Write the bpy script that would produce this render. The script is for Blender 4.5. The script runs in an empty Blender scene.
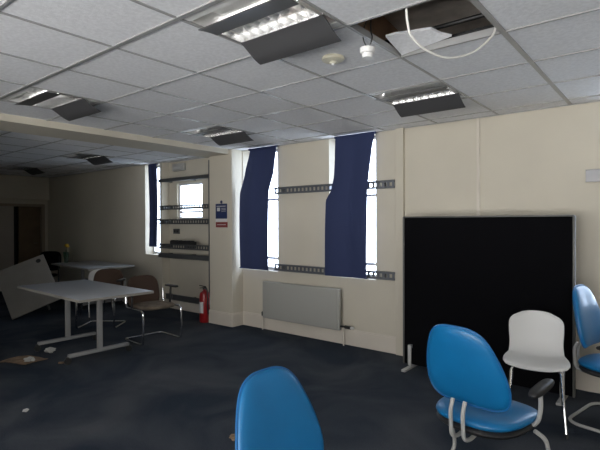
import bpy, bmesh, math, random
from mathutils import Vector, Matrix, noise
random.seed(7)
scn = bpy.context.scene
COL = scn.collection
PI = math.pi
CZ = 2.459            # ceiling height
YW = 4.65             # face of the window wall
WX, EX, SY = -11.1, 1.9, -1.7   # west / east / south walls
TOP = 2.76            # underside of the slab above the suspended ceiling
T = .6
GX0, GY0 = -3.126, 1.429        # one crossing of the ceiling grid

# ------------------------------------------------------------------ materials
def mat(name, col, rough=.6, metal=0., var=0., vscale=6., bump=0., bscale=80., spec=.5, coat=0., col2=None, detail=4.):
    m = bpy.data.materials.new(name); m.use_nodes = True
    nt = m.node_tree; b = nt.nodes['Principled BSDF']
    b.inputs['Roughness'].default_value = rough
    b.inputs['Metallic'].default_value = metal
    b.inputs['Specular IOR Level'].default_value = spec
    b.inputs['Coat Weight'].default_value = coat
    b.inputs['Base Color'].default_value = (*col, 1)
    tc = nt.nodes.new('ShaderNodeTexCoord')
    if var > 0 or col2:
        n = nt.nodes.new('ShaderNodeTexNoise'); n.inputs['Scale'].default_value = vscale
        n.inputs['Detail'].default_value = detail
        nt.links.new(tc.outputs['Object'], n.inputs['Vector'])
        r = nt.nodes.new('ShaderNodeValToRGB')
        c2 = col2 or tuple(min(1, c * (1 + var)) for c in col)
        c1 = col if col2 else tuple(c * (1 - var) for c in col)
        r.color_ramp.elements[0].position = .35; r.color_ramp.elements[1].position = .68
        r.color_ramp.elements[0].color = (*c1, 1); r.color_ramp.elements[1].color = (*c2, 1)
        nt.links.new(n.outputs['Fac'], r.inputs['Fac'])
        nt.links.new(r.outputs['Color'], b.inputs['Base Color'])
    if bump > 0:
        n2 = nt.nodes.new('ShaderNodeTexNoise'); n2.inputs['Scale'].default_value = bscale
        n2.inputs['Detail'].default_value = 3
        nt.links.new(tc.outputs['Object'], n2.inputs['Vector'])
        bp = nt.nodes.new('ShaderNodeBump'); bp.inputs['Strength'].default_value = bump
        bp.inputs['Distance'].default_value = .01
        nt.links.new(n2.outputs['Fac'], bp.inputs['Height'])
        nt.links.new(bp.outputs['Normal'], b.inputs['Normal'])
    return m

M = {}
M['wall'] = mat('cream_paint', (.56, .52, .435), .7, var=.04, vscale=1.3, bump=.05, bscale=60)
M['trimwhite'] = mat('cream_gloss_paint', (.62, .57, .50), .45, var=.04, vscale=3)
M['tile'] = mat('mineral_fibre_tile', (.80, .81, .84), .85, var=.06, vscale=45, bump=.25, bscale=160)
M['tee'] = mat('ceiling_tee_metal', (.36, .36, .36), .3, .15)
M['slab'] = mat('bare_concrete', (.66, .60, .54), .9, var=.25, vscale=4, bump=.3, bscale=20)
M['brownwood'] = mat('raw_brown_board', (.33, .20, .12), .8, var=.25, vscale=5)
M['black'] = mat('black_metal', (.012, .012, .013), .45)
M['blackplastic'] = mat('black_plastic', (.018, .018, .019), .5)
M['blackfabric'] = mat('black_felt', (.004, .004, .005), .95, spec=.05, bump=.2, bscale=300)
M['shadeflap'] = mat('perforated_metal_shaded', (.05, .05, .053), .7)  # same flap metal, darkened for faces turned away from the light
M['litflap'] = mat('perforated_metal_lit', (.12, .12, .125), .4, .3)  # same flap metal, lightened to put reflected light into its colour
M['white'] = mat('white_enamel', (.78, .78, .77), .4)
M['refl'] = mat('mirror_aluminium', (.92, .92, .92), .16, 1.0)
M['tube'] = mat('lamp_glass', (.9, .9, .9), .25)
_p = M['tube'].node_tree.nodes['Principled BSDF']; _p.inputs['Emission Color'].default_value = (1, .98, .95, 1); _p.inputs['Emission Strength'].default_value = 45
M['tube_off'] = mat('unlit_lamp_glass', (.8, .8, .8), .25)
M['chrome'] = mat('chrome', (.72, .73, .75), .12, 1.0)
M['greytube'] = mat('pale_grey_powder_coat', (.42, .42, .41), .4)
M['tablemetal'] = mat('table_leg_grey', (.24, .24, .245), .4)
M['alu'] = mat('grey_aluminium', (.45, .45, .44), .4, .3)
M['screenframe'] = mat('screen_frame', (.10, .10, .095), .5, .2)
M['vinyl'] = mat('blue_vinyl', (.005, .15, .37), .36, var=.10, vscale=3, bump=.04, bscale=30, coat=.12)
M['piping'] = mat('blue_vinyl_seam', (.010, .12, .33), .4)
M['shell'] = mat('white_shell_plastic', (.68, .68, .67), .38)
M['brownfab'] = mat('brown_fabric', (.055, .031, .020), .9, bump=.2, bscale=300)
M['beigefab'] = mat('worn_beige_seat', (.14, .11, .08), .9, var=.35, vscale=9)
M['laminate'] = mat('grey_laminate', (.33, .345, .37), .38, var=.03, vscale=8)
M['edge'] = mat('table_edge_band', (.26, .245, .22), .5)
M['beigelam'] = mat('beige_laminate', (.27, .25, .225), .5, var=.05, vscale=5)
M['tray'] = mat('galvanised_grey', (.16, .17, .19), .45, .5)
M['darktray'] = mat('dark_cable_tray', (.10, .105, .11), .5, .4)
M['railgrey'] = mat('pale_grey_rail', (.28, .28, .29), .45, .3)
M['blind'] = mat('navy_blind_cloth', (.022, .034, .10), .85, bump=.15, bscale=250)
M['frame'] = mat('window_frame_paint', (.60, .60, .60), .4)
M['rad'] = mat('radiator_enamel', (.36, .36, .335), .45)
M['red'] = mat('extinguisher_red', (.27, .010, .013), .3)
M['paper'] = mat('paper_white', (.42, .42, .40), .8)
M['card'] = mat('torn_cardboard', (.20, .135, .085), .9, var=.35, vscale=12)
M['signblue'] = mat('sign_blue', (.022, .035, .11), .4)
M['signred'] = mat('sign_red', (.22, .035, .035), .4)
M['signwhite'] = mat('sign_white', (.6, .6, .6), .4)
M['doorlight'] = mat('pale_door_paint', (.42, .38, .34), .55)
M['doorframe'] = mat('beige_door_frame', (.30, .25, .19), .5)
M['doorbrown'] = mat('brown_veneer', (.16, .105, .055), .5, var=.15, vscale=4)
M['cream'] = mat('aged_cream_plastic', (.66, .63, .50), .4)
M['cable'] = mat('white_cable_sheath', (.70, .69, .66), .4)
M['yellow'] = mat('yellow_petal', (.55, .36, .03), .7)
M['green'] = mat('green_stem', (.03, .07, .025), .7)

def carpet():
    m = mat('navy_carpet', (.016, .020, .030), .95, spec=.15)
    nt = m.node_tree; b = nt.nodes['Principled BSDF']; L = nt.links
    tc = nt.nodes.new('ShaderNodeTexCoord')
    def nz(s, d=4, dist=0.):
        n = nt.nodes.new('ShaderNodeTexNoise'); n.inputs['Scale'].default_value = s
        n.inputs['Detail'].default_value = d; n.inputs['Distortion'].default_value = dist
        L.new(tc.outputs['Object'], n.inputs['Vector']); return n
    big = nz(1.25, 7, .8); fine = nz(120, 3)
    r = nt.nodes.new('ShaderNodeValToRGB')
    r.color_ramp.elements[0].position = .38; r.color_ramp.elements[0].color = (.022, .032, .048, 1)
    r.color_ramp.elements[1].position = .70; r.color_ramp.elements[1].color = (.070, .076, .087, 1)
    L.new(big.outputs['Fac'], r.inputs['Fac'])
    mx = nt.nodes.new('ShaderNodeMixRGB'); mx.blend_type = 'MULTIPLY'; mx.inputs['Fac'].default_value = .5
    r2 = nt.nodes.new('ShaderNodeValToRGB')
    r2.color_ramp.elements[0].position = .3; r2.color_ramp.elements[0].color = (.45, .45, .45, 1)
    r2.color_ramp.elements[1].position = .7; r2.color_ramp.elements[1].color = (1.3, 1.3, 1.3, 1)
    L.new(fine.outputs['Fac'], r2.inputs['Fac'])
    L.new(r.outputs['Color'], mx.inputs[1]); L.new(r2.outputs['Color'], mx.inputs[2])
    L.new(mx.outputs['Color'], b.inputs['Base Color'])
    bp = nt.nodes.new('ShaderNodeBump'); bp.inputs['Strength'].default_value = .4; bp.inputs['Distance'].default_value = .01
    L.new(fine.outputs['Fac'], bp.inputs['Height']); L.new(bp.outputs['Normal'], b.inputs['Normal'])
    return m
M['carpet'] = carpet()

def glass(name, tint=(1, 1, 1), gl=.06):
    m = bpy.data.materials.new(name); m.use_nodes = True
    nt = m.node_tree; nt.nodes.clear()
    o = nt.nodes.new('ShaderNodeOutputMaterial'); mx = nt.nodes.new('ShaderNodeMixShader')
    tr = nt.nodes.new('ShaderNodeBsdfTransparent'); tr.inputs['Color'].default_value = (*tint, 1)
    g = nt.nodes.new('ShaderNodeBsdfGlossy'); g.inputs['Roughness'].default_value = .05
    mx.inputs['Fac'].default_value = gl
    nt.links.new(tr.outputs[0], mx.inputs[1]); nt.links.new(g.outputs[0], mx.inputs[2])
    nt.links.new(mx.outputs[0], o.inputs['Surface'])
    return m
M['glass'] = glass('window_glass')
M['cup'] = glass('greenish_plastic', (.55, .75, .65), .15)

# ------------------------------------------------------------------ builders
class MB:
    def __init__(s): s.bm = bmesh.new()
    def xf(s, vs, rot=None, loc=None):
        if rot is not None: bmesh.ops.rotate(s.bm, verts=vs, cent=(0, 0, 0), matrix=rot)
        if loc is not None: bmesh.ops.translate(s.bm, verts=vs, vec=loc)
    def box(s, c, d, rot=None, bev=0., seg=2):
        r = bmesh.ops.create_cube(s.bm, size=1)
        vs = r['verts']; bmesh.ops.scale(s.bm, vec=d, verts=vs)
        if bev > 0:
            es = list({e for v in vs for e in v.link_edges})
            rr = bmesh.ops.bevel(s.bm, geom=es, offset=bev, segments=seg, affect='EDGES', profile=.5)
            vs = list({v for f in rr['faces'] for v in f.verts} | {v for v in vs if v.is_valid})
        s.xf(vs, rot, c); return s
    def tube(s, pts, r, n=10, closed=False, cap=True):
        pts = [Vector(p) for p in pts]; N = len(pts); rings = []
        prev = None
        for i, p in enumerate(pts):
            a = pts[(i - 1) % N] if (closed or i > 0) else p
            b = pts[(i + 1) % N] if (closed or i < N - 1) else p
            t = (b - a).normalized()
            if prev is None:
                u = t.cross(Vector((0, 0, 1)))
                if u.length < 1e-3: u = t.cross(Vector((1, 0, 0)))
            else:
                u = prev - t * prev.dot(t)
            u.normalize(); prev = u; v = t.cross(u)
            rr = r[i] if isinstance(r, (list, tuple)) else r
            rings.append([s.bm.verts.new(p + (u * math.cos(2 * PI * k / n) + v * math.sin(2 * PI * k / n)) * rr) for k in range(n)])
        for i in range(N if closed else N - 1):
            A, B = rings[i], rings[(i + 1) % N]
            for k in range(n):
                s.bm.faces.new((A[k], A[(k + 1) % n], B[(k + 1) % n], B[k]))
        if cap and not closed:
            s.bm.faces.new(rings[0][::-1]); s.bm.faces.new(rings[-1])
        return s
    def lathe(s, prof, c=(0, 0, 0), n=20, rot=None):
        rings = []
        for (r, z) in prof:
            rings.append([s.bm.verts.new((max(r, 1e-5) * math.cos(2 * PI * k / n), max(r, 1e-5) * math.sin(2 * PI * k / n), z)) for k in range(n)])
        for A, B in zip(rings, rings[1:]):
            for k in range(n): s.bm.faces.new((A[k], A[(k + 1) % n], B[(k + 1) % n], B[k]))
        s.bm.faces.new(rings[0][::-1]); s.bm.faces.new(rings[-1])
        vs = [v for R_ in rings for v in R_]; s.xf(vs, rot, c); return s
    def sheet(s, grid, th, smooth=True):
        """grid[i][j] of points -> closed sheet of thickness th"""
        g = [[Vector(p) for p in row] for row in grid]; I, J = len(g), len(g[0])
        def nrm(i, j):
            a = g[min(i + 1, I - 1)][j] - g[max(i - 1, 0)][j]; b = g[i][min(j + 1, J - 1)] - g[i][max(j - 1, 0)]
            q = a.cross(b); return q.normalized() if q.length > 1e-9 else Vector((0, 0, 1))
        A = [[s.bm.verts.new(g[i][j] + nrm(i, j) * th / 2) for j in range(J)] for i in range(I)]
        B = [[s.bm.verts.new(g[i][j] - nrm(i, j) * th / 2) for j in range(J)] for i in range(I)]
        for i in range(I - 1):
            for j in range(J - 1):
                s.bm.faces.new((A[i][j], A[i + 1][j], A[i + 1][j + 1], A[i][j + 1]))
                s.bm.faces.new((B[i][j], B[i][j + 1], B[i + 1][j + 1], B[i + 1][j]))
        for i in range(I - 1):
            s.bm.faces.new((A[i][0], B[i][0], B[i + 1][0], A[i + 1][0]))
            s.bm.faces.new((A[i][-1], A[i + 1][-1], B[i + 1][-1], B[i][-1]))
        for j in range(J - 1):
            s.bm.faces.new((A[0][j], A[0][j + 1], B[0][j + 1], B[0][j]))
            s.bm.faces.new((A[-1][j], B[-1][j], B[-1][j + 1], A[-1][j + 1]))
        return s
    def pad(s, outline, th, f, rings=7, p=2.6):
        """cushion: outline = closed list of (u,v); f(u,v,w) -> xyz; w is the bulge direction"""
        n = len(outline); cu = sum(q[0] for q in outline) / n; cv = sum(q[1] for q in outline) / n
        sides = []
        rs = [math.sin(PI / 2 * k / rings) for k in range(1, rings + 1)]
        for sg in (1, -1):
            L = []
            for r in rs:
                w = sg * th / 2 * (max(0, 1 - r ** p)) ** (1 / p)
                L.append([(cu + (u - cu) * r, cv + (v - cv) * r, w) for u, v in outline])
            sides.append(L)
        rim = [s.bm.verts.new(f(*q)) for q in sides[0][-1]]
        for sg, L in zip((1, -1), sides):
            c = s.bm.verts.new(f(cu, cv, sg * th / 2))
            R_ = [[s.bm.verts.new(f(*q)) for q in ring] for ring in L[:-1]] + [rim]
            for k in range(n):
                a, b = R_[0][k], R_[0][(k + 1) % n]
                s.bm.faces.new((c, a, b) if sg > 0 else (c, b, a))
            for A, B in zip(R_, R_[1:]):
                for k in range(n):
                    q = (A[k], B[k], B[(k + 1) % n], A[(k + 1) % n])
                    s.bm.faces.new(q if sg > 0 else q[::-1])
        return s
    def build(s, name, m, parent=None, smooth=True, ang=35):
        bmesh.ops.recalc_face_normals(s.bm, faces=s.bm.faces[:])
        me = bpy.data.meshes.new(name); s.bm.to_mesh(me); s.bm.free()
        me.materials.append(m)
        if smooth:
            me.polygons.foreach_set('use_smooth', [True] * len(me.polygons))
            try: me.set_sharp_from_angle(angle=math.radians(ang))
            except Exception: pass
        o = bpy.data.objects.new(name, me); COL.objects.link(o)
        if parent is not None: o.parent = parent
        return o

def smooth_path(pts, sub=6):
    pts = [Vector(p) for p in pts]; out = []
    for i in range(len(pts) - 1):
        p0, p1, p2, p3 = pts[max(i - 1, 0)], pts[i], pts[i + 1], pts[min(i + 2, len(pts) - 1)]
        for k in range(sub):
            t = k / sub
            out.append(.5 * ((2 * p1) + (p2 - p0) * t + (2 * p0 - 5 * p1 + 4 * p2 - p3) * t * t + (3 * p1 - p0 - 3 * p2 + p3) * t ** 3))
    out.append(pts[-1]); return out
def round_path(pts, rad, seg=6, closed=False):
    """polyline with rounded corners"""
    pts = [Vector(p) for p in pts]; out = []; N = len(pts)
    for i, p in enumerate(pts):
        if not closed and i in (0, N - 1): out.append(p); continue
        a, b = pts[(i - 1) % N] - p, pts[(i + 1) % N] - p
        r = min(rad, a.length * .49, b.length * .49)
        A, B = p + a.normalized() * r, p + b.normalized() * r
        for k in range(seg + 1):
            t = k / seg; out.append(A * (1 - t) ** 2 + p * 2 * t * (1 - t) + B * t * t)
    return out

def tag(o, label=None, cat=None, group=None, kind=None):
    if label: o['label'] = label
    if cat: o['category'] = cat
    if group: o['group'] = group
    if kind: o['kind'] = kind
    return o
def thing(name, label, cat, loc=(0, 0, 0), rz=0., group=None):
    o = bpy.data.objects.new(name, None); COL.objects.link(o); o.empty_display_size = .1
    o.location = loc; o.rotation_euler = (0, 0, rz)
    return tag(o, label, cat, group)
def dup(root, loc, rz, label, group=None):
    r = root.copy(); COL.objects.link(r); r.location = loc; r.rotation_euler = (0, 0, rz); r['label'] = label
    if group: r['group'] = group
    for ch in list(root.children):
        c = ch.copy(); COL.objects.link(c); c.parent = r
        for g in list(ch.children):
            d = g.copy(); COL.objects.link(d); d.parent = c
    return r
def struct(o): o['kind'] = 'structure'; return o

def holed(axis, pos, th, u0, u1, z0, z1, holes, name, m):
    """wall slab with rectangular openings; its room face at pos, body runs to pos+th"""
    us = sorted({u0, u1, *[h[0] for h in holes], *[h[1] for h in holes]})
    zs = sorted({z0, z1, *[h[2] for h in holes], *[h[3] for h in holes]})
    def solid(i, k):
        if i < 0 or k < 0 or i >= len(us) - 1 or k >= len(zs) - 1: return False
        cu, cz = (us[i] + us[i + 1]) / 2, (zs[k] + zs[k + 1]) / 2
        return not any(h[0] < cu < h[1] and h[2] < cz < h[3] for h in holes)
    b = MB(); P = (lambda u, z, d: (u, pos + d, z)) if axis == 'y' else (lambda u, z, d: (pos + d, u, z))
    def q(*pts): b.bm.faces.new([b.bm.verts.new(p) for p in pts])
    for i in range(len(us) - 1):
        for k in range(len(zs) - 1):
            if not solid(i, k): continue
            a, c, e, g = us[i], us[i + 1], zs[k], zs[k + 1]
            for d in (0, th): q(P(a, e, d), P(c, e, d), P(c, g, d), P(a, g, d))
            if not solid(i - 1, k): q(P(a, e, 0), P(a, g, 0), P(a, g, th), P(a, e, th))
            if not solid(i + 1, k): q(P(c, e, 0), P(c, g, 0), P(c, g, th), P(c, e, th))
            if not solid(i, k - 1): q(P(a, e, 0), P(c, e, 0), P(c, e, th), P(a, e, th))
            if not solid(i, k + 1): q(P(a, g, 0), P(c, g, 0), P(c, g, th), P(a, g, th))
    bmesh.ops.remove_doubles(b.bm, verts=b.bm.verts[:], dist=1e-5)
    return struct(b.build(name, m, smooth=False))

# ------------------------------------------------------------------ room shell
b = MB(); b.box(((WX + EX) / 2, 1.1, -.05), (EX - WX + .6, 8.6, .1)); struct(b.build('floor', M['carpet'], smooth=False))

LIGHTS = [(2, 0), (-2, 0), (-2, 3), (2, 3), (-7, 3), (-11, 3)]
HOLE = [(3, 1)]
b = MB()
i0, i1 = -14, 9; j0, j1 = -8, 6
for i in range(i0, i1):
    for j in range(j0, j1):
        if (i, j) in LIGHTS or (i, j) in HOLE: continue
        xa, xb = max(WX, GX0 + i * T), min(EX, GX0 + (i + 1) * T)
        ya, yb = max(SY, GY0 + j * T), min(4.9, GY0 + (j + 1) * T)
        if xb - xa < .01 or yb - ya < .01: continue
        b.box(((xa + xb) / 2, (ya + yb) / 2, CZ + .0095), (xb - xa, yb - ya, .015))
struct(b.build('ceiling', M['tile'], smooth=False))
b = MB()
for i in range(i0, i1 + 1):
    x = GX0 + i * T
    if WX < x < EX: b.box((x, (SY + 4.7) / 2, CZ - .001), (.028 if i == 4 else .015, 4.7 - SY, .006)); b.box((x, (SY + 4.7) / 2, CZ + .02), (.003, 4.7 - SY, .036))
for j in range(j0, j1 + 1):
    y = GY0 + j * T
    w = .028 if j == 0 else .015
    if SY < y < 4.7: b.box(((WX + EX) / 2, y, CZ - .0014), (EX - WX, w, .006)); b.box(((WX + EX) / 2, y, CZ + .0205), (EX - WX, .003, .035))
b.box(((WX + EX) / 2, YW - .012, CZ - .001), (EX - WX, .022, .007))
struct(b.build('trim_1', M['tee'], smooth=False))
b = MB(); b.box(((WX + EX) / 2, 1.1, TOP + .1), (EX - WX + .6, 8.6, .2)); struct(b.build('ceiling_slab', M['slab'], smooth=False))

WTH = .24
W1 = (-4.79, -4.135, .79, 2.45); W2 = (-3.30, -2.655, .79, 2.45); W3 = (-.44, .0, .79, 2.45)
W5 = (-7.22, -6.79, .90, 2.44); W4 = (-6.52, -5.87, 1.50, 2.10)
YB = 4.80
holed('y', YW, WTH, -5.27, EX + .2, 0, TOP, [W1, W2, W3], 'wall_north', M['wall'])
holed('y', YB, .09, -6.73, -5.30, 0, TOP, [W4], 'wall_alcove', M['wall'])
holed('y', YW, WTH, WX - .2, -6.73, 0, TOP, [W5], 'wall_north_west', M['wall'])
b = MB(); b.box((-5.035, (4.44 + 4.9) / 2, TOP / 2), (.47, .46, TOP), bev=.006); struct(b.build('wall_pier', M['wall'], smooth=False))
b = MB(); b.box((-5.115, (SY + 4.5) / 2, CZ - .03), (.53, 4.5 - SY, .07)); struct(b.build('ceiling_beam', M['wall'], smooth=False))
# walls out of the picture carry unseen windows added to light the near end
WS = [(-3.3, -1.9, .20, 2.40), (-1.4, .0, .20, 2.40), (.4, 1.6, .20, 2.40)]
WE = []
holed('y', SY, -.24, WX - .2, EX + .2, 0, TOP, WS, 'wall_south', M['wall'])
holed('x', EX, .24, SY - .2, YW + .2, 0, TOP, WE, 'wall_east', M['wall'])
holed('x', WX, -.2, SY - .2, YW + .2, 0, TOP, [(3.2, 4.55, 0, 1.86)], 'wall_west', M['wall'])
b = MB(); b.box((WX + .06, (SY + YW) / 2 , 2.21), (.12, YW - SY - .02, .50)); struct(b.build('wall_west_bulkhead', M['wall'], smooth=False))
b = MB(); b.box(((WX - 5.38) / 2, 1.5, TOP / 2), (-5.38 - WX, .16, TOP)); struct(b.build('wall_light_blocker', M['wall'], smooth=False))  # unseen partition added to keep south window light out of the bay
# door set in the far wall
d = struct(bpy.data.objects.new('door_1', None)); COL.objects.link(d); d.location = (WX, 4.3, 0)
b = MB(); b.box((-.03, .25, .93), (.1, .07, 1.86)); b.box((-.03, -.18, 1.835), (.1, .86, .06)); b.build('door_frame', M['doorframe'], d, False)
b = MB(); b.box((-.09, 0.0, .91), (.05, .45, 1.82)); b.build('door_panel', M['doorbrown'], d, False)
b = MB(); b.box((-.09, -.72, .91), (.05, .80, 1.82)); lf = b.build('door_leaf', M['doorlight'], d, False); lf['label'] = 'pale painted door leaf'
b = MB(); b.tube([(-.06, .14, 1.0), (-.02, .14, 1.0), (-.02, .06, 1.0)], .008); b.build('door_handle', M['chrome'], d)
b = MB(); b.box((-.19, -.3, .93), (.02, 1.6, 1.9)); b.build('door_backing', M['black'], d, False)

def window(n, axis, pos, u0, u1, z0, z1, bars, mull=()):
    o = struct(bpy.data.objects.new('window_%d' % n, None)); COL.objects.link(o)
    P = (lambda u, z: (u, 0, z)) if axis == 'y' else (lambda u, z: (0, u, z))
    D = (lambda du, dz, t: (du, t, dz)) if axis == 'y' else (lambda du, dz, t: (t, du, dz))
    cu, cz = (u0 + u1) / 2, (z0 + z1) / 2
    o.location = (cu, pos, z0) if axis == 'y' else (pos, cu, z0)
    h, w = z1 - z0, u1 - u0
    f = MB(); e = .035
    for s in (-1, 1): f.box(P(s * (w / 2 - e / 2), h / 2), D(e, h, .05))
    for z in (e / 2, h - e / 2): f.box(P(0, z), D(w - 2 * e, e, .05))
    for z in bars: f.box(P(0, z - z0), D(w - 2 * e, .03, .045))
    for u in mull: f.box(P(u, h / 2), D(.035, h - 2 * e, .045))
    f.build('window_frame', M['frame'], o, False)
    g = MB(); g.box(P(0, h / 2), D(w - .04, h - .04, .004)); g.build('pane', M['glass'], o, False)
    return o
window(1, 'y', 4.83, *W1, [.95, 1.76])
window(2, 'y', 4.83, *W2, [.95, 1.76])
window(3, 'y', 4.83, *W3, [.95, 1.76])
window(4, 'y', 4.86, *W4, [1.62, 1.69])
window(5, 'y', 4.83, *W5, [1.5])
for k, h in enumerate(WS): window(6 + k, 'y', SY - .17, *h, [1.9], (0,))
for k, h in enumerate(WE): window(9 + k, 'x', EX + .17, *h, [1.9], (0,))

# baseboards and other fixed trim
def skirt(name, segs):
    b = MB()
    for (x0, y0, x1, y1, off) in segs:
        v = Vector((x1 - x0, y1 - y0, 0)); L_ = v.length; a = math.atan2(v.y, v.x); n = Vector((v.y, -v.x, 0)).normalized()
        c = Vector(((x0 + x1) / 2, (y0 + y1) / 2, 0)) + n * .009
        R_ = Matrix.Rotation(a, 3, 'Z')
        b.box((c.x, c.y, .085), (L_, .018, .17), R_); c2 = c - n * .003
        b.box((c2.x, c2.y, .178), (L_, .012, .016), R_)
    return struct(b.build(name, M['trimwhite'], smooth=False))
skirt('baseboard_north', [(-4.80, YW, EX, YW, 0)])
skirt('baseboard_pier', [(-5.275, 4.44, -4.79, 4.44, 0), (-4.80, 4.432, -4.80, YW, 0)])
skirt('baseboard_alcove', [(-6.73, YB, -5.27, YB, 0)])
skirt('baseboard_north_west', [(WX, YW, -6.73, YW, 0)])
b = MB(); b.box((-2.345, YW - .02, CZ / 2), (.095, .04, CZ), bev=.004); struct(b.build('trim_2', M['wall'], smooth=False))
b = MB(); b.box((-1.515, YW - .009, (CZ + .186) / 2), (.03, .018, CZ - .186), bev=.003)
tag(b.build('cable_conduit', M['trimwhite']), 'pale vertical cable trunking strip on the cream wall above the black screen', 'conduit')
# dado trunking on the right
b = MB(); b.box((.72, YW - .03, .225), (2.7, .055, .07), bev=.004); struct(b.build('trim_3', M['trimwhite'], smooth=False))
# inside the void over the missing tile
b = MB(); b.box((-1.45, 2.25, 2.65), (.09, 1.3, .20), Matrix.Rotation(.12, 3, 'Z')); struct(b.build('trim_4', M['brownwood'], smooth=False))
b = MB(); b.tube([(-1.9, 2.68, 2.60), (1.2, 2.68, 2.60)], .013)
tag(b.build('black_pipe', M['black']), 'black pipe running through the void above the missing ceiling tile', 'pipe')
b = MB(); b.box((-.98, 2.68, 2.505), (.66, .03, .05)); b.box((-.98, 2.655, 2.484), (.66, .02, .006))
tag(b.build('ceiling_batten', M['black'], smooth=False), 'black metal batten along the far edge of the ceiling hole', 'batten')

# ------------------------------------------------------------------ ceiling things
def ceiling_light(i, j, label, lit=True):
    t = thing('ceiling_light', label, 'ceiling light', (GX0 + (i + .5) * T, GY0 + (j + .5) * T, CZ), 0, 'recessed ceiling lights with hanging flaps')
    if ceiling_light.first is not None:
        root = t; src = ceiling_light.first
        for ch in list(src.children):
            c = ch.copy(); COL.objects.link(c); c.parent = root
            if c.name.startswith('lamp_tube') and not lit:
                c.data = c.data.copy(); c.data.materials[0] = M['tube_off']
            for g in list(ch.children):
                q = g.copy(); COL.objects.link(q); q.parent = c
        return t
    ceiling_light.first = t
    h = .575
    b = MB(); b.box((0, 0, .103), (h, h, .006))
    for s in (-1, 1):
        b.box((s * h / 2, 0, .055), (.006, h, .10)); b.box((0, s * h / 2, .055), (h, .006, .10))
    b.box((0, -.262, .004), (h, .05, .006)); b.box((0, .262, .004), (h, .05, .006))
    b.build('housing', M['white'], t, False)
    # louvre: two curved side mirrors with nine cross blades
    b = MB()
    for s in (-1, 1):
        b.sheet([[(x, .03 + s * (.03 + .075 * (q / 6) ** .5), .085 - .085 * (q / 6) ** 1.6) for q in range(7)] for x in (-.27, .27)], .003)
    lv = b.build('louvre', M['refl'], t)
    for k in range(9):
        x = -.27 + .54 * k / 8
        b = MB(); b.box((x, .03, .022), (.004, .19, .058)); b.build('blade', M['refl'], lv, False)
    b = MB(); b.tube([(-.26, .012, .066), (.26, .012, .066)], .010, 12); b.build('lamp_tube', M['tube'], t)
    # two dropped side flaps, curved in section
    b = MB(); b.sheet([[(x,   .112 + .16 * q / 8, -.004 - .082 * math.sin(q / 8 * 1.35) ** 1.25) for q in range(9)] for x in (-.285, .285)], .004)
    b.build('flap', M['shadeflap'], t)
    b = MB(); b.sheet([[(x, -.050 - .125 * q / 6, -.006 - .012 * (q / 6) ** 2) for q in range(7)] for x in (-.30, .27)], .004)
    b.build('flap', M['litflap'], t)
    return t
ceiling_light.first = None
for (i, j), lb in zip(LIGHTS, [
        'largest recessed ceiling light with open dark flaps, nearest the top centre of the picture',
        'recessed ceiling light with black flaps at the left, in front of the cream beam',
        'recessed ceiling light with dark flaps near the top of the sign pier',
        'recessed ceiling light with a row of bright louvre cells, below the ceiling hole',
        'dim recessed ceiling light with two dark flaps just behind the cream beam',
        'farthest small ceiling light close to the bulkhead over the far door']):
    ceiling_light(i, j, lb, i > -7)

b = MB(); b.lathe([(.0, 0), (.066, 0), (.071, -.010), (.066, -.020), (.045, -.026), (.024, -.030), (.020, -.038), (.0, -.040)][::-1], n=28)
o = tag(b.build('smoke_detector', M['cream']), 'round cream smoke detector fixed to the ceiling tile', 'smoke detector'); o.location = (-1.65, 2.37, CZ + .001)
b = MB(); b.lathe([(0, -.048), (.009, -.046), (.011, -.040), (0, -.039)], n=12); q = b.build('sensor_tip', M['white'], o)

t = thing('dangling_detector', 'white detector head dangling on wires at the corner of the ceiling hole', 'detector', (-1.315, 2.215, CZ - .075))
b = MB(); b.lathe([(0, -.045), (.028, -.045), (.030, -.022), (.040, -.020), (.042, .008), (.02, .012), (0, .012)], n=24); b.build('head', M['white'], t)
b = MB()
b.tube(smooth_path([(0, 0, .01), (-.025, .01, .05), (-.03, .0, .10), (.0, -.01, .16), (.02, 0, .3)]), .0035, 6)
b.tube(smooth_path([(.01, 0, .01), (.03, .0, .06), (.015, .01, .12), (.03, 0, .3)]), .0035, 6); b.build('wire', M['black'], t)
b = MB(); b.box((-.02, 0, .09), (.02, .016, .022), bev=.003); b.build('connector', M['white'], t)

b = MB(); b.tube(smooth_path([(-1.02, 2.16, 2.62), (-1.008, 2.06, 2.52), (-1.004, 2.053, 2.44), (-1.000, 2.058, 2.385), (-.993, 2.08, 2.335), (-.96, 2.16, 2.288), (-.903, 2.294, 2.270), (-.836, 2.434, 2.315), (-.783, 2.537, 2.395), (-.757, 2.59, 2.47), (-.76, 2.60, 2.60)], 8), .006, 8)
tag(b.build('hanging_cable', M['cable']), 'white cable looping down out of the ceiling hole', 'cable')

b = MB()
poly = [(0, 0), (.31, 0), (.27, -.05), (.24, -.12), (.13, -.16), (.06, -.19), (0, -.20)]
lo = [b.bm.verts.new((x, y, 0)) for x, y in poly]; hi = [b.bm.verts.new((x, y, .016)) for x, y in poly]
b.bm.faces.new(lo); b.bm.faces.new(hi[::-1])
for k in range(len(poly)): q = (k + 1) % len(poly); b.bm.faces.new((lo[k], lo[q], hi[q], hi[k]))
o = tag(b.build('ceiling_tile', M['tile'], smooth=False), 'broken white ceiling tile tipped up inside the ceiling hole', 'ceiling tile')
o.location = (-1.31, 2.615, CZ + .004); o.rotation_euler = (-.27, -.12, 0)

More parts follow.
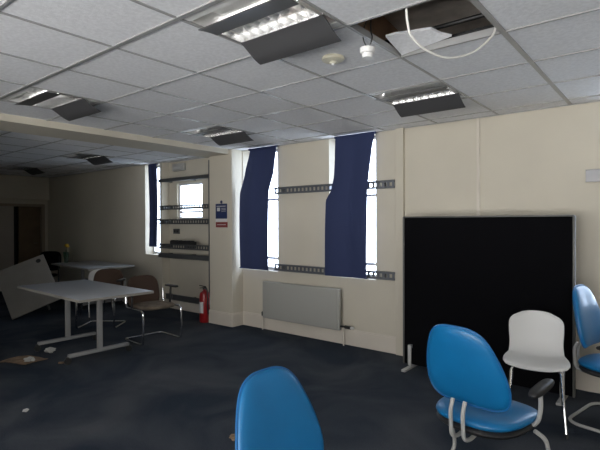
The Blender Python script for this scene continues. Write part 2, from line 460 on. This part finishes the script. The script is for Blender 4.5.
# ------------------------------------------------------------------ blinds
def blind(rows, y, label, seed):
    zs = [r[0] for r in rows]; z1, z0 = zs[0], zs[-1]; grid = []
    xs_m = sum(r[1] + r[2] for r in rows) / (2 * len(rows))
    t = thing('window_blind', label, 'blind', (xs_m, y, z0), 0, 'navy window blinds')
    N = 34
    for i in range(N + 1):
        z = z1 + (z0 - z1) * i / N
        for a, c in zip(rows, rows[1:]):
            if c[0] - 1e-6 <= z <= a[0] + 1e-6:
                k = (a[0] - z) / (a[0] - c[0]); k = k * k * (3 - 2 * k) * .5 + k * .5
                xl, xr = a[1] + (c[1] - a[1]) * k, a[2] + (c[2] - a[2]) * k; break
        row = []
        for j in range(15):
            u = j / 14
            yy = .010 * math.sin(u * 9 + seed + z * .7) + .012 * math.sin(z * 3 + seed)
            row.append((xl + (xr - xl) * u - xs_m, yy, z - z0 + .03 * (.5 - u) * 0))
        grid.append(row)
    b = MB(); b.sheet(grid, .004); b.build('cloth', M['blind'], t)
    b = MB(); b.box(((rows[0][1] + rows[0][2]) / 2 - xs_m, 0.01, z1 - z0 + .008), (rows[0][2] - rows[0][1] + .02, .035, .022)); b.build('headrail', M['blind'], t, False)
    b = MB(); b.box(((rows[-1][1] + rows[-1][2]) / 2 - xs_m, .0, .006), (rows[-1][2] - rows[-1][1], .012, .014)); b.build('bottom_bar', M['blind'], t, False)
    return t
blind([(2.43, -4.57, -4.075), (2.13, -4.66, -4.11), (1.84, -4.755, -4.195), (1.6, -4.76, -4.20), (.81, -4.76, -4.22)], 4.55,
      'navy blue blind kinked halfway down, beside the sign pier', .4)
blind([(2.43, -3.14, -2.615), (2.25, -3.15, -2.655), (2.0, -3.165, -2.69), (1.84, -3.20, -2.71), (1.70, -3.285, -2.71), (1.4, -3.29, -2.71), (.81, -3.29, -2.71)], 4.55,
      'navy blue blind bulging left at mid height, nearer the black screen', 1.7)
blind([(2.42, -7.02, -6.80), (1.6, -7.02, -6.805), (1.04, -7.02, -6.81)], 4.60, 'narrow navy blue blind in the far window at the left of the alcove', 2.9)

# ------------------------------------------------------------------ cable trays, radiator, wall things
def cable_tray(x0, x1, y, z, h, label, m='tray', step=.062, slots=True):
    t = thing('cable_tray', label, 'cable tray', ((x0 + x1) / 2, y, z), 0, 'slotted cable trays on the window wall')
    L_ = x1 - x0; b = MB()
    for s in (-1, 1):
        b.box((0, 0, s * (h / 2 - h * .13)), (L_, .004, h * .26)); b.box((0, -.012, s * (h / 2)), (L_, .026, .004))
    n = max(2, int(L_ / step))
    for k in range(n + 1):
        if slots: b.box((-L_ / 2 + .02 + (L_ - .04) * k / n, 0, 0), (step * .48, .0035, h * .5))
    if not slots: b.box((0, 0, 0), (L_, .0035, h * .6))
    b.build('slotted_strip' if slots else 'strip', M[m], t, False)
    wall = YB if m == 'darktray' else YW
    for k in (-.42, .0, .42):
        if not (slots and k == 0 and z > 1.4 and m == 'darktray'):
            b = MB(); b.box((L_ * k, (wall - y) / 2, 0), (.03, wall - y + .002, h * .8)); b.build('bracket', M[m], t, False)
    return t
yt = YW - .045
cable_tray(-4.16, -2.395, yt, 1.86, .085, 'upper slotted grey tray crossing both near windows')
cable_tray(-4.16, -2.395, yt, .855, .085, 'lower slotted grey tray running along the sills of the near windows')
cable_tray(-.61, .60, yt, 1.83, .10, 'short plain grey rail end at the right edge of the picture', 'railgrey', slots=False)
for z, h, lb in ((2.14, .05, 'topmost thin dark rail in the alcove, above the small bright window'),
                 (1.69, .065, 'dark slotted tray across the middle of the small bright window'),
                 (1.46, .075, 'dark slotted tray under the sill of the small bright window'),
                 (1.06, .075, 'dark tray in the alcove carrying the socket strip'),
                 (.905, .07, 'plain dark rail just below the socket strip in the alcove'),
                 (.21, .085, 'lowest dark rail in the alcove, just above the floor behind the extinguisher')):
    cable_tray(-6.78, -5.30, 4.61 if z > .5 else 4.72, z, h, lb, 'darktray', slots=z in (1.69, 1.46, 1.06))
b = MB(); b.tube([(-5.45, 4.59, .0), (-5.45, 4.59, 2.38)], .014, 8)
tag(b.build('upright_pole', M['darktray']), 'thin dark upright pole at the right ends of the alcove trays, beside the pier', 'pole')
b = MB(); b.box((-6.10, 4.60, 1.125), (.62, .05, .05), bev=.005)
for k in range(6): b.box((-6.34 + .1 * k, 4.58, 1.155), (.05, .045, .02), bev=.004)
tag(b.build('socket_strip', M['blackplastic']), 'black socket strip lying on the tray in the alcove', 'socket strip')
t = thing('wall_socket', 'small dark double socket on the alcove wall under the small window', 'socket', (-6.52, YB, 1.30))
b = MB(); b.box((0, -.012, 0), (.16, .024, .085), bev=.004); b.build('faceplate', M['darktray'], t)
for s in (-1, 1):
    b = MB(); b.box((s * .04, -.026, .0), (.03, .006, .03)); b.build('outlet', M['blackplastic'], t, False)
t = thing('bulkhead_lamp', 'grey box lamp high on the alcove wall above the trays', 'emergency light', (-6.42, YB, 2.36))
b = MB(); b.box((0, -.03, 0), (.30, .06, .12), bev=.01); b.build('casing', M['alu'], t)
b = MB(); b.box((0, -.065, -.01), (.24, .02, .06), bev=.006); b.build('diffuser', M['greytube'], t)

# radiator
t = thing('radiator', 'grey flat panel radiator on the wall between the two near blinds', 'radiator', (-3.71, YW, .17))
b = MB(); b.box((0, -.075, .245), (1.24, .05, .49), bev=.012, seg=3); b.build('panel', M['rad'], t)
b = MB(); b.box((0, -.03, .245), (1.1, .04, .40)); b.build('back_fins', M['rad'], t, False)
b = MB(); b.box((.59, -.075, .25), (.025, .062, .47), bev=.005); b.build('side_cover', M['rad'], t)
b = MB(); b.tube([(.62, -.07, .05), (.68, -.07, .05)], .012); b.tube([(.68, -.07, .05), (.76, -.07, .05)], .019); v = b.build('valve', M['blackplastic'], t)
b = MB(); b.tube([(.76, -.07, .05), (.80, -.07, .05)], .015); b.build('valve_cap', M['white'], v)
b = MB(); b.tube([(.66, -.07, .05), (.66, -.07, -.17)], .0075); b.build('pipe', M['trimwhite'], t)
b = MB(); b.tube([(-.63, -.07, .07), (-.645, -.07, .07), (-.645, -.07, .02)], .014); b.build('valve', M['blackplastic'], t)
b = MB(); b.tube([(-.645, -.07, .02), (-.645, -.07, -.17)], .0075); b.build('pipe', M['trimwhite'], t)

# signs on the pier
t = thing('notice_sign', 'blue rectangular safety notice on the pier, above the red one', 'sign', (-5.01, 4.44, 1.60))
b = MB(); b.box((0, -.003, .005), (.235, .006, .21)); b.build('board', M['signblue'], t, False)
b = MB(); b.box((0, -.0035, -.125), (.235, .006, .045)); b.box((0, -.007, .075), (.19, .002, .010)); b.box((-.055, -.007, .03), (.06, .002, .05))
for z in (.045, .025, .005): b.box((.05, -.007, z), (.09, .002, .006))
b.build('lettering_band', M['signwhite'], t, False)
b = MB(); b.lathe([(0, 0), (.022, 0), (.022, .006), (0, .006)], (0, 0, .135), 18, Matrix.Rotation(PI / 2, 3, 'X')); b.build('emblem', M['signblue'], t)
t = thing('warning_sign', 'small dull red sign below the blue notice on the pier', 'sign', (-5.005, 4.44, 1.415))
b = MB(); b.box((0, -.003, 0), (.24, .006, .075)); b.build('board', M['signred'], t, False)
b = MB(); b.box((0, -.007, .0), (.18, .002, .008)); b.build('text_line', M['signwhite'], t, False)

# fire extinguisher
t = thing('fire_extinguisher', 'red fire extinguisher standing at the foot of the pier', 'fire extinguisher', (-5.36, 4.42, 0))
b = MB(); b.lathe([(0, 0), (.070, 0), (.076, .012), (.076, .38), (.066, .425), (.035, .45), (.024, .455), (.024, .475), (0, .475)], n=28); b.build('cylinder', M['red'], t)
b = MB(); b.lathe([(0, .474), (.028, .474), (.028, .505), (.018, .51), (0, .51)], n=16); b.box((.0, -.035, .525), (.022, .11, .012), Matrix.Rotation(-.25, 3, 'X')); b.box((.0, -.035, .502), (.02, .10, .01)); b.build('valve_handle', M['blackplastic'], t)
b = MB(); b.tube(smooth_path([(.02, 0, .49), (.075, -.02, .48), (.095, -.03, .40), (.09, -.02, .22), (.082, -.0, .12)]), .010, 8); b.build('hose', M['blackplastic'], t)
b = MB()
b.sheet([[(.0775 * math.cos(a), .0775 * math.sin(a), z) for a in [(-2.35 + 1.4 * k / 10) for k in range(11)]] for z in (.14, .30)], .001)
b.build('label_sticker', M['signwhite'], t)

# ------------------------------------------------------------------ black screen
t = thing('partition_screen', 'large black fabric partition screen standing before the cream wall', 'screen', (-1.39, 4.30, 0))
b = MB(); b.box((0, 0, .765), (1.47, .035, 1.45), bev=.004); b.build('panel', M['blackfabric'], t, False)
b = MB()
for s in (-1, 1): b.box((s * .742, 0, .765), (.018, .045, 1.46), bev=.004)
b.box((0, 0, 1.494), (1.48, .045, .014), bev=.003); b.build('frame', M['screenframe'], t)
for x in (-.665, .665):
    b = MB(); b.box((x, -.045, .135), (.035, .02, .20), bev=.004); b.box((x, -.03, .22), (.03, .03, .03)); lg = b.build('leg', M['greytube'], t)
    b = MB(); b.box((x, -.02, .014), (.045, .34, .022), bev=.006); b.build('foot', M['greytube'], lg)

# ------------------------------------------------------------------ blue clinic chairs
def outline_back(n=48):
    prof = [(0, .0), (.0, .12), (.010, .175), (.04, .212), (.10, .228), (.17, .224), (.25, .206), (.33, .178), (.385, .150), (.42, .113), (.438, .06), (.44, 0)]
    R_ = [(w, z) for z, w in prof]
    pts = smooth_path([(w, z, 0) for w, z in R_], 3)
    right = [(p.x, p.y) for p in pts]
    left = [(-x, z) for x, z in right[::-1]]
    return right + left[1:-1]
def outline_round(w, d, e=3.2, n=40, taper=.0):
    out = []
    for k in range(n):
        a = 2 * PI * k / n; c, s = math.cos(a), math.sin(a)
        x = w / 2 * math.copysign(abs(c) ** (2 / e), c); y = d / 2 * math.copysign(abs(s) ** (2 / e), s)
        out.append((x * (1 + taper * y / d), y))
    return out
def blue_chair(name_label, arms, loc, rz, recl=.20, dz=0.):
    t = thing('clinic_chair', name_label, 'chair', loc, rz, 'blue vinyl clinic chairs')
    back_f = lambda u, v, w: (u, -.225 - v * math.sin(recl) - w + .55 * u * u, .475 + dz + v * math.cos(recl))
    b = MB(); b.pad(outline_back(), .075, back_f, 8, 2.4); bk = b.build('backrest', M['vinyl'], t, ang=60)
    b = MB(); b.tube([back_f(u * 1.004, (v - .2) * 1.004 + .2, 0.004) for u, v in outline_back()], .0055, 6, closed=True); b.build('piping', M['piping'], bk)
    so = outline_round(.48, .52, 2.9, 44, .10)
    b = MB(); b.pad(so, .075, lambda u, v, w: (u, v - .03, .415 + w - .02 * (v / .22) ** 2 * (v > 0)), 8, 2.6); st = b.build('seat', M['vinyl'], t, ang=60)
    b = MB(); b.pad(outline_round(.475, .51, 2.9, 44, .10), .05, lambda u, v, w: (u, v - .03, .376 + w), 5, 4); b.build('seat_pan', M['blackplastic'], st, ang=60)
    for s in (-1, 1):
        x = s * .034
        b = MB(); b.tube(round_path([(x, -.05, .36), (x, -.27, .325), (x, -.325, .345), (x, -.335, .48), (x, -.31, .535)], .05), .0105, 10); b.build('back_support', M['greytube'], t)
    # sled base: legs from the seat sides down to a floor loop rounded at the rear
    loop = round_path([(-.25, .0, .365), (-.285, .05, .32), (-.29, .17, .012), (-.29, -.30, .012), (.29, -.30, .012), (.29, .17, .012), (.285, .05, .32), (.25, .0, .365)], .13, 8)
    if arms:
        for s in (-1, 1):
            b = MB(); b.tube(round_path([(s * .275, .0, .575), (s * .28, .0, .50), (s * .255, .02, .385), (s * .10, .03, .36)], .06, 6), .0115, 10); ar = b.build('arm_post', M['greytube'], t)
            b = MB(); b.pad(outline_round(.065, .25, 3, 28), .042, lambda u, v, w: (s * .275 + u, v + .02, .59 + w + .10 * v), 5, 2.6); b.build('arm_pad', M['blackplastic'], ar, ang=60)
    if arms == 'ring':
        b = MB(); b.tube(loop, .0115, 10); b.build('sled_base', M['greytube'], t)
    else:
        for sx in (-1, 1):
            for sy in (-1, 1):
                b = MB(); b.tube(round_path([(sx * .12, .03 + sy * .03, .36), (sx * .235, .03 + sy * .06, .36), (sx * .29, .03 + sy * .23, .012)], .07, 6), .0115, 10); lg = b.build('leg', M['greytube'], t)
                b = MB(); b.tube([(sx * .292, .03 + sy * .235, 0.0), (sx * .288, .03 + sy * .225, .03)], .0145, 10); b.build('foot_cap', M['blackplastic'], lg)
    return t
R_ = math.radians
blue_chair('blue vinyl chair with black arm pads seen from behind, facing the black screen', 'ring', (-.82, 2.68, 0), R_(-10), recl=.29, dz=.02)
blue_chair('nearest blue vinyl chair, only its armless backrest showing at the bottom edge', None, (-.965, 1.365, 0), R_(-93), recl=.27, dz=-.052)
blue_chair('blue vinyl chair with a floor loop base, cut off by the right edge', 'ring', (-.28, 4.03, 0), R_(-102), dz=.055)

# ------------------------------------------------------------------ white shell chairs
def shell_pt(s, u):
    """s 0..1 from seat front to back top, u -1..1"""
    prof = [(0, .205, .425, .185), (.06, .19, .447, .205), (.2, .10, .447, .212), (.36, -.04, .436, .205), (.47, -.13, .438, .190), (.55, -.185, .475, .184),
            (.63, -.215, .525, .180), (.75, -.24, .60, .187), (.87, -.265, .68, .190), (.95, -.28, .73, .188), (1, -.285, .755, .186)]
    for a, c in zip(prof, prof[1:]):
        if s <= c[0] + 1e-9:
            k = (s - a[0]) / (c[0] - a[0]); y, z, w = [a[i] + (c[i] - a[i]) * k for i in (1, 2, 3)]; break
    e = abs(u) ** 2.4
    lift = .022 * e if s < .5 else 0
    fwd = .035 * e if s > .5 else .035 * e * max(0, (s - .3) / .2) if s > .3 else 0
    k = max(0, (s - .82) / .18); w *= (1 - .34 * k ** 2.5); z -= .028 * abs(u) ** 3 * k ** 2
    if s < .08: y -= .03 * abs(u) ** 4 * (1 - s / .08)
    return (w * u, y + fwd, z + lift)
def shell_chair(loc, rz, label):
    t = thing('shell_chair', label, 'chair', loc, rz, 'white plastic shell chairs')
    S, U = 48, 20
    raw = [[Vector(shell_pt(i / S, -1 + 2 * j / U)) for j in range(U + 1)] for i in range(S + 1)]
    for _ in range(3):                    # relax along the profile
        new = [r[:] for r in raw]
        for i in range(1, S):
            for j in range(U + 1): new[i][j] = (raw[i - 1][j] + raw[i][j] * 2 + raw[i + 1][j]) / 4
        raw = new
    b = MB(); b.sheet(raw, .011); b.build('shell', M['shell'], t, ang=50)
    for sx in (-1, 1):
        for sy, ly in ((1, .215), (-1, -.235)):
            b = MB(); b.tube(round_path([(sx * .05, sy * .07, .415), (sx * .155, sy * .10, .42), (sx * .185, ly, .0)], .05), .009, 10); lg = b.build('leg', M['chrome'], t)
            b = MB(); b.tube([(sx * .185, ly, 0), (sx * .1835, ly * .985, .03)], .0115, 8); b.build('foot_cap', M['blackplastic'], lg)
    return t
w0 = shell_chair((-.80, 3.70, 0), R_(180 + 12), 'white plastic shell chair in front of the black screen')
dup(w0, (-7.05, 3.68, 0), R_(80), 'white plastic shell chair partly hidden beyond the near table')

# ------------------------------------------------------------------ brown cantilever chairs
def brown_chair(loc, rz, label):
    t = thing('cantilever_chair', label, 'chair', loc, rz, 'brown cantilever chairs')
    b = MB(); b.pad(outline_round(.44, .40, 3.4, 40, -.08), .055, lambda u, v, w: (u, -.225 - (v + .2) * .16 - w + .5 * u * u, .575 + v), 6, 2.8); b.build('backrest', M['brownfab'], t, ang=60)
    b = MB(); b.pad(outline_round(.46, .44, 3.4, 40, .05), .07, lambda u, v, w: (u, v + .01, .425 + w), 6, 2.8); b.build('seat', M['beigefab'], t, ang=60)
    y0, y1 = .20, -.24; x = .255
    b = MB(); b.tube(round_path([(-x, -.20, .60), (-x, -.19, .41), (-x, y0 + .02, .41), (-x, y0 + .03, .012), (-x, y1, .012), (x, y1, .012), (x, y0 + .03, .012), (x, y0 + .02, .41), (x, -.19, .41), (x, -.20, .60)], .055, 6), .0115, 10); b.build('frame', M['chrome'], t)
    for s in (-1, 1):
        b = MB(); b.box((s * .265, -.01, .64), (.05, .25, .028), bev=.01); b.tube([(s * .262, -.02, .63), (s * .258, -.04, .41)], .013, 8); b.build('armrest', M['blackplastic'], t)
    return t
c0 = brown_chair((-5.06, 3.36, 0), R_(-94), 'brown chair with worn beige seat and chrome frame, right of the near table')
dup(c0, (-6.30, 3.36, 0), R_(-140), 'brown chair half hidden behind the near table, beside the white shell')

# black chair at the far left
t = thing('side_chair', 'black upholstered chair behind the tipped over table top at the far left', 'chair', (-9.45, 3.85, 0), R_(215))
b = MB(); b.pad(outline_round(.46, .38, 4, 36, -.06), .05, lambda u, v, w: (u, -.23 - (v + .2) * .14 - w, .70 + v), 6, 3); b.build('backrest', M['blackfabric'], t, ang=60)
b = MB(); b.pad(outline_round(.47, .45, 4, 36), .07, lambda u, v, w: (u, v, .44 + w), 6, 3); b.build('seat', M['blackfabric'], t, ang=60)
for sx in (-1, 1):
    b = MB(); b.tube([(sx * .21, .19, .42), (sx * .22, .21, 0)], .012, 8); b.build('leg', M['black'], t)
    b = MB(); b.tube(round_path([(sx * .20, -.255, .80), (sx * .20, -.20, .42), (sx * .21, -.24, 0)], .08), .012, 8); b.build('leg', M['black'], t)

# ------------------------------------------------------------------ tables
def folding_table(loc, rz, label, L_=1.60, W_=.80, h=.71):
    t = thing('folding_table', label, 'table', loc, rz, 'grey tables on castors')
    b = MB(); b.box((0, 0, h - .0125), (L_ - .006, W_ - .006, .025), bev=.002); tp = b.build('tabletop', M['laminate'], t)
    b = MB()
    for s in (-1, 1):
        b.box((s * (L_ / 2 - .0015), 0, h - .0135), (.005, W_, .025)); b.box((0, s * (W_ / 2 - .0015), h - .0135), (L_, .005, .025))
    b.build('edge_band', M['edge'], tp, False)
    for s in (-1, 1):
        x = s * .39
        b = MB(); b.box((x, 0, h / 2 + .035), (.05, .05, h - .11), bev=.008); b.box((x, 0, h - .038), (.06, .60, .025)); lg = b.build('leg', M['tablemetal'], t)
        b = MB(); b.box((x, 0, .085), (.055, .66, .035), bev=.008); b.build('foot', M['tablemetal'], lg)
        for q in (-1, 1):
            b = MB(); b.lathe([(0, -.016), (.032, -.016), (.035, -.009), (.035, .009), (.032, .016), (0, .016)], (x, q * .335, .035), 18, Matrix.Rotation(PI / 2, 3, 'Y')); b.box((x, q * .335, .066), (.03, .035, .025), bev=.005); b.build('castor', M['blackplastic'], lg)
    b = MB(); b.box((0, 0, h - .06), (.80, .04, .04)); b.build('crossbar', M['tablemetal'], t)
    return t
f0 = folding_table((-5.22, 2.56, 0), R_(-1.5), 'near rectangular grey table on castors, standing left of the brown chairs')
dup(f0, (-8.10, 4.14, 0), R_(-3.8), 'far grey table against the dark wall, behind the white shell chair')

# tipped table: the top stands on one corner, its folded legs behind it
Rr = Vector((-7.425, 3.314, .285)); e1 = Vector((-.616, -.113, .62)); e2 = Vector((-.27, -.604, -.27))
a2 = e2.normalized(); a1 = (e1 - a2 * e1.dot(a2)).normalized(); nn = a1.cross(a2)
if nn.dot(Vector((.63, -.78, 0))) < 0: nn = -nn
w1, w2 = .88, .715
cc = Rr + a1 * w1 / 2 + a2 * w2 / 2
MX = Matrix((a2, a1, a2.cross(a1))).transposed()
sgn = 1 if a2.cross(a1).dot(nn) > 0 else -1
t = thing('tipped_table', 'tipped over beige table standing on one corner at the left edge', 'table', cc - Vector((0, 0, cc.z)))
def put(b, name, m, parent=None):
    for v in b.bm.verts: v.co = MX @ v.co + Vector((0, 0, cc.z))
    return b.build(name, m, parent if parent else t, False)
b = MB(); b.box((0, 0, -.0125 * sgn), (w2, w1, .025), bev=.003); tp = put(b, 'tabletop', M['beigelam'])
b = MB(); b.lathe([(0, -.004), (.036, -.004), (.036, .004), (0, .004)], (-w2 / 2 + .10, w1 / 2 - .09, 0), 20); g = put(b, 'cable_grommet', M['blackplastic'], tp)
b = MB(); b.box((.0, .25, -.06 * sgn), (.60, .05, .05)); lg = put(b, 'leg', M['tablemetal'])
b = MB(); b.box((.0, -.20, -.06 * sgn), (.60, .05, .05)); lg = put(b, 'leg', M['tablemetal'])
b = MB(); b.box((.28, .02, -.10 * sgn), (.05, .66, .035)); put(b, 'foot', M['tablemetal'], lg)
# prop legs reaching the floor behind the top
b = MB(); p0 = Vector((0, 0, cc.z)) - nn * .05
for off in (-.18, .18):
    s_ = p0 + a2 * off; bt = Vector((s_.x - nn.x * .45, s_.y - nn.y * .45, .015)); b.tube([s_, bt], .018, 8)
b.build('prop_leg', M['tablemetal'], t)

# vase with yellow flower on the far table
t = thing('flower_cup', 'greenish plastic cup holding a yellow flower on the far table', 'vase', (-8.78, 4.0, .711))
b = MB(); b.lathe([(0, 0), (.034, 0), (.05, .20), (.047, .20), (.032, .006), (0, .006)], n=20); b.build('cup', M['cup'], t)
b = MB(); b.tube(smooth_path([(0, 0, .01), (.01, 0, .15), (.03, .0, .30)]), .006, 6); b.tube(smooth_path([(0, .01, .01), (-.01, .01, .15), (-.02, .0, .24)]), .005, 6); st = b.build('stem', M['green'], t)
for (dx, dz) in ((.03, .33), (.055, .305), (.005, .315)):
    b = MB(); b.lathe([(0, -.02), (.02, -.018), (.036, .0), (.028, .018), (0, .022)], (dx, 0, dz), 10); b.build('blossom', M['yellow'], t)

# ------------------------------------------------------------------ litter on the floor
def crumple(name, loc, s, m, label, cat, seed, flat=.5):
    b = MB(); bmesh.ops.create_icosphere(b.bm, subdivisions=3, radius=1)
    mn = 0
    for v in b.bm.verts:
        k = 1 + .55 * noise.noise(v.co * 1.7 + Vector((seed, 0, 0))) + .25 * noise.noise(v.co * 4 + Vector((0, seed, 0)))
        v.co = Vector((v.co.x * s[0] * k, v.co.y * s[1] * k, v.co.z * s[2] * k)); mn = min(mn, v.co.z)
    for v in b.bm.verts: v.co.z -= mn
    o = b.build(name, m, smooth=False); o.location = loc
    return tag(o, label, cat)
crumple('crumpled_paper', (-5.46, 2.30, 0), (.07, .045, .025), M['paper'], 'crumpled white paper on the carpet under the near table', 'paper', 1.2)
crumple('crumpled_wrapper', (-5.22, 2.00, .016), (.07, .045, .018), M['paper'], 'crumpled pale wrapper lying on the torn cardboard', 'wrapper', 5.1)
crumple('paper_scrap', (-4.93, 2.19, 0), (.035, .025, .008), M['card'], 'small brown scrap on the carpet in front of the near table foot', 'scrap', 8.4)
crumple('litter_lump', (-3.89, 1.46, 0), (.018, .02, .010), M['greytube'], 'tiny pale crumb of litter alone on the dark carpet at lower left', 'litter', 3.7)
crumple('foam_lump', (-2.29, 2.13, 0), (.032, .027, .018), M['card'], 'small brown lump on the carpet left of the nearest blue chair', 'litter', 2.2)
b = MB(); b.sheet([[(u * .38 - .19 + .05 * v, v * .26 - .13 + .03 * math.sin(u * 5), .006 + .012 * u * (1 - v) + .006 * math.sin(u * 7 + v * 3) ** 2) for v in [k / 6 for k in range(7)]] for u in [k / 8 for k in range(9)]], .004)
o = tag(b.build('torn_cardboard', M['card']), 'torn flat piece of brown cardboard on the carpet at the left edge', 'cardboard'); o.location = (-5.36, 1.97, .001); o.rotation_euler = (0, 0, .5)

# ------------------------------------------------------------------ light
SOUTH, NORTH, GROUND_BOOST = (1.0, .99, .97), (.90, 1.06, 1.3), (2.9, 2.9, 2.9)
w = bpy.data.worlds.new('overcast'); scn.world = w; w.use_nodes = True
nt = w.node_tree; bg = nt.nodes['Background']; bg.inputs['Strength'].default_value = 6.0
tc = nt.nodes.new('ShaderNodeTexCoord'); sx = nt.nodes.new('ShaderNodeSeparateXYZ'); nt.links.new(tc.outputs['Generated'], sx.inputs[0])
def ramp(inp, lo, hi, c0, c1):
    mr = nt.nodes.new('ShaderNodeMapRange'); mr.inputs['From Min'].default_value = lo; mr.inputs['From Max'].default_value = hi
    nt.links.new(inp, mr.inputs['Value'])
    r = nt.nodes.new('ShaderNodeValToRGB'); nt.links.new(mr.outputs[0], r.inputs['Fac'])
    r.color_ramp.elements[0].color = (*c0, 1); r.color_ramp.elements[1].color = (*c1, 1); return r
side = ramp(sx.outputs['Y'], -.3, .5, SOUTH, NORTH)      # sunlit haze to the south, blue sky to the north
vert = ramp(sx.outputs['Z'], -.25, .15, GROUND_BOOST, (1, 1, 1))    # lower half boosted, an added glow to brighten the ceiling; cloud above
mm = nt.nodes.new('ShaderNodeMixRGB'); mm.blend_type = 'MULTIPLY'; mm.inputs['Fac'].default_value = 1
nt.links.new(side.outputs['Color'], mm.inputs[1]); nt.links.new(vert.outputs['Color'], mm.inputs[2]); # added glow cut below the skyline on the north side, keeping the bay dark
low = ramp(sx.outputs['Z'], -.20, .05, (.22, .22, .21), (1, 1, 1)); nside = ramp(sx.outputs['Y'], -.1, .2, (0, 0, 0), (1, 1, 1))
m2 = nt.nodes.new('ShaderNodeMixRGB'); m2.blend_type = 'MULTIPLY'
nt.links.new(nside.outputs['Color'], m2.inputs['Fac']); nt.links.new(mm.outputs['Color'], m2.inputs[1]); nt.links.new(low.outputs['Color'], m2.inputs[2])
nt.links.new(m2.outputs['Color'], bg.inputs['Color'])
def portal(axis, pos, u0, u1, z0, z1, d):
    l = bpy.data.lights.new('daylight_portal', 'AREA'); l.shape = 'RECTANGLE'; l.size = u1 - u0; l.size_y = z1 - z0
    l.cycles.is_portal = True
    o = bpy.data.objects.new('daylight_portal', l); COL.objects.link(o)
    c = (u0 + u1) / 2
    o.location = (c, pos, (z0 + z1) / 2) if axis == 'y' else (pos, c, (z0 + z1) / 2)
    o.rotation_euler = Vector(d).to_track_quat('-Z', 'Y').to_euler()
    return o
for h in (W1, W2, W3, W4, W5): portal('y', 4.90, *h, (0, -1, 0))
for h in WS: portal('y', SY - .25, *h, (0, 1, 0))
for h in WE: portal('x', EX + .25, *h, (-1, 0, 0))

# ------------------------------------------------------------------ camera
cam = bpy.data.cameras.new('camera'); co = bpy.data.objects.new('camera', cam); COL.objects.link(co)
cam.sensor_width = 36; cam.lens = 468.1 / 600 * 36; cam.clip_start = .05
yaw, pit, rol = -.6796, -.00654, -.0032
cy, sy, cp, sp, cr, sr = math.cos(yaw), math.sin(yaw), math.cos(pit), math.sin(pit), math.cos(rol), math.sin(rol)
fw = Vector((sy * cp, cy * cp, sp)); rt = Vector((cy, -sy, 0)); up = rt.cross(fw)
rt2 = rt * cr + up * sr; up2 = up * cr - rt * sr
co.matrix_world = Matrix.Translation((0, 0, 1.45)) @ Matrix((rt2, up2, -fw)).transposed().to_4x4()
scn.camera = co
vs = scn.view_settings
scn.display_settings.display_device = 'sRGB'
vs.view_transform = 'Standard'; vs.look = 'None'; vs.gamma = 1; vs.use_curve_mapping = False
vs.exposure = 0.0
scn.cycles.use_denoising = True
scn.cycles.max_bounces = 10; scn.cycles.diffuse_bounces = 6; scn.cycles.transparent_max_bounces = 12
scn.cycles.sample_clamp_indirect = 6
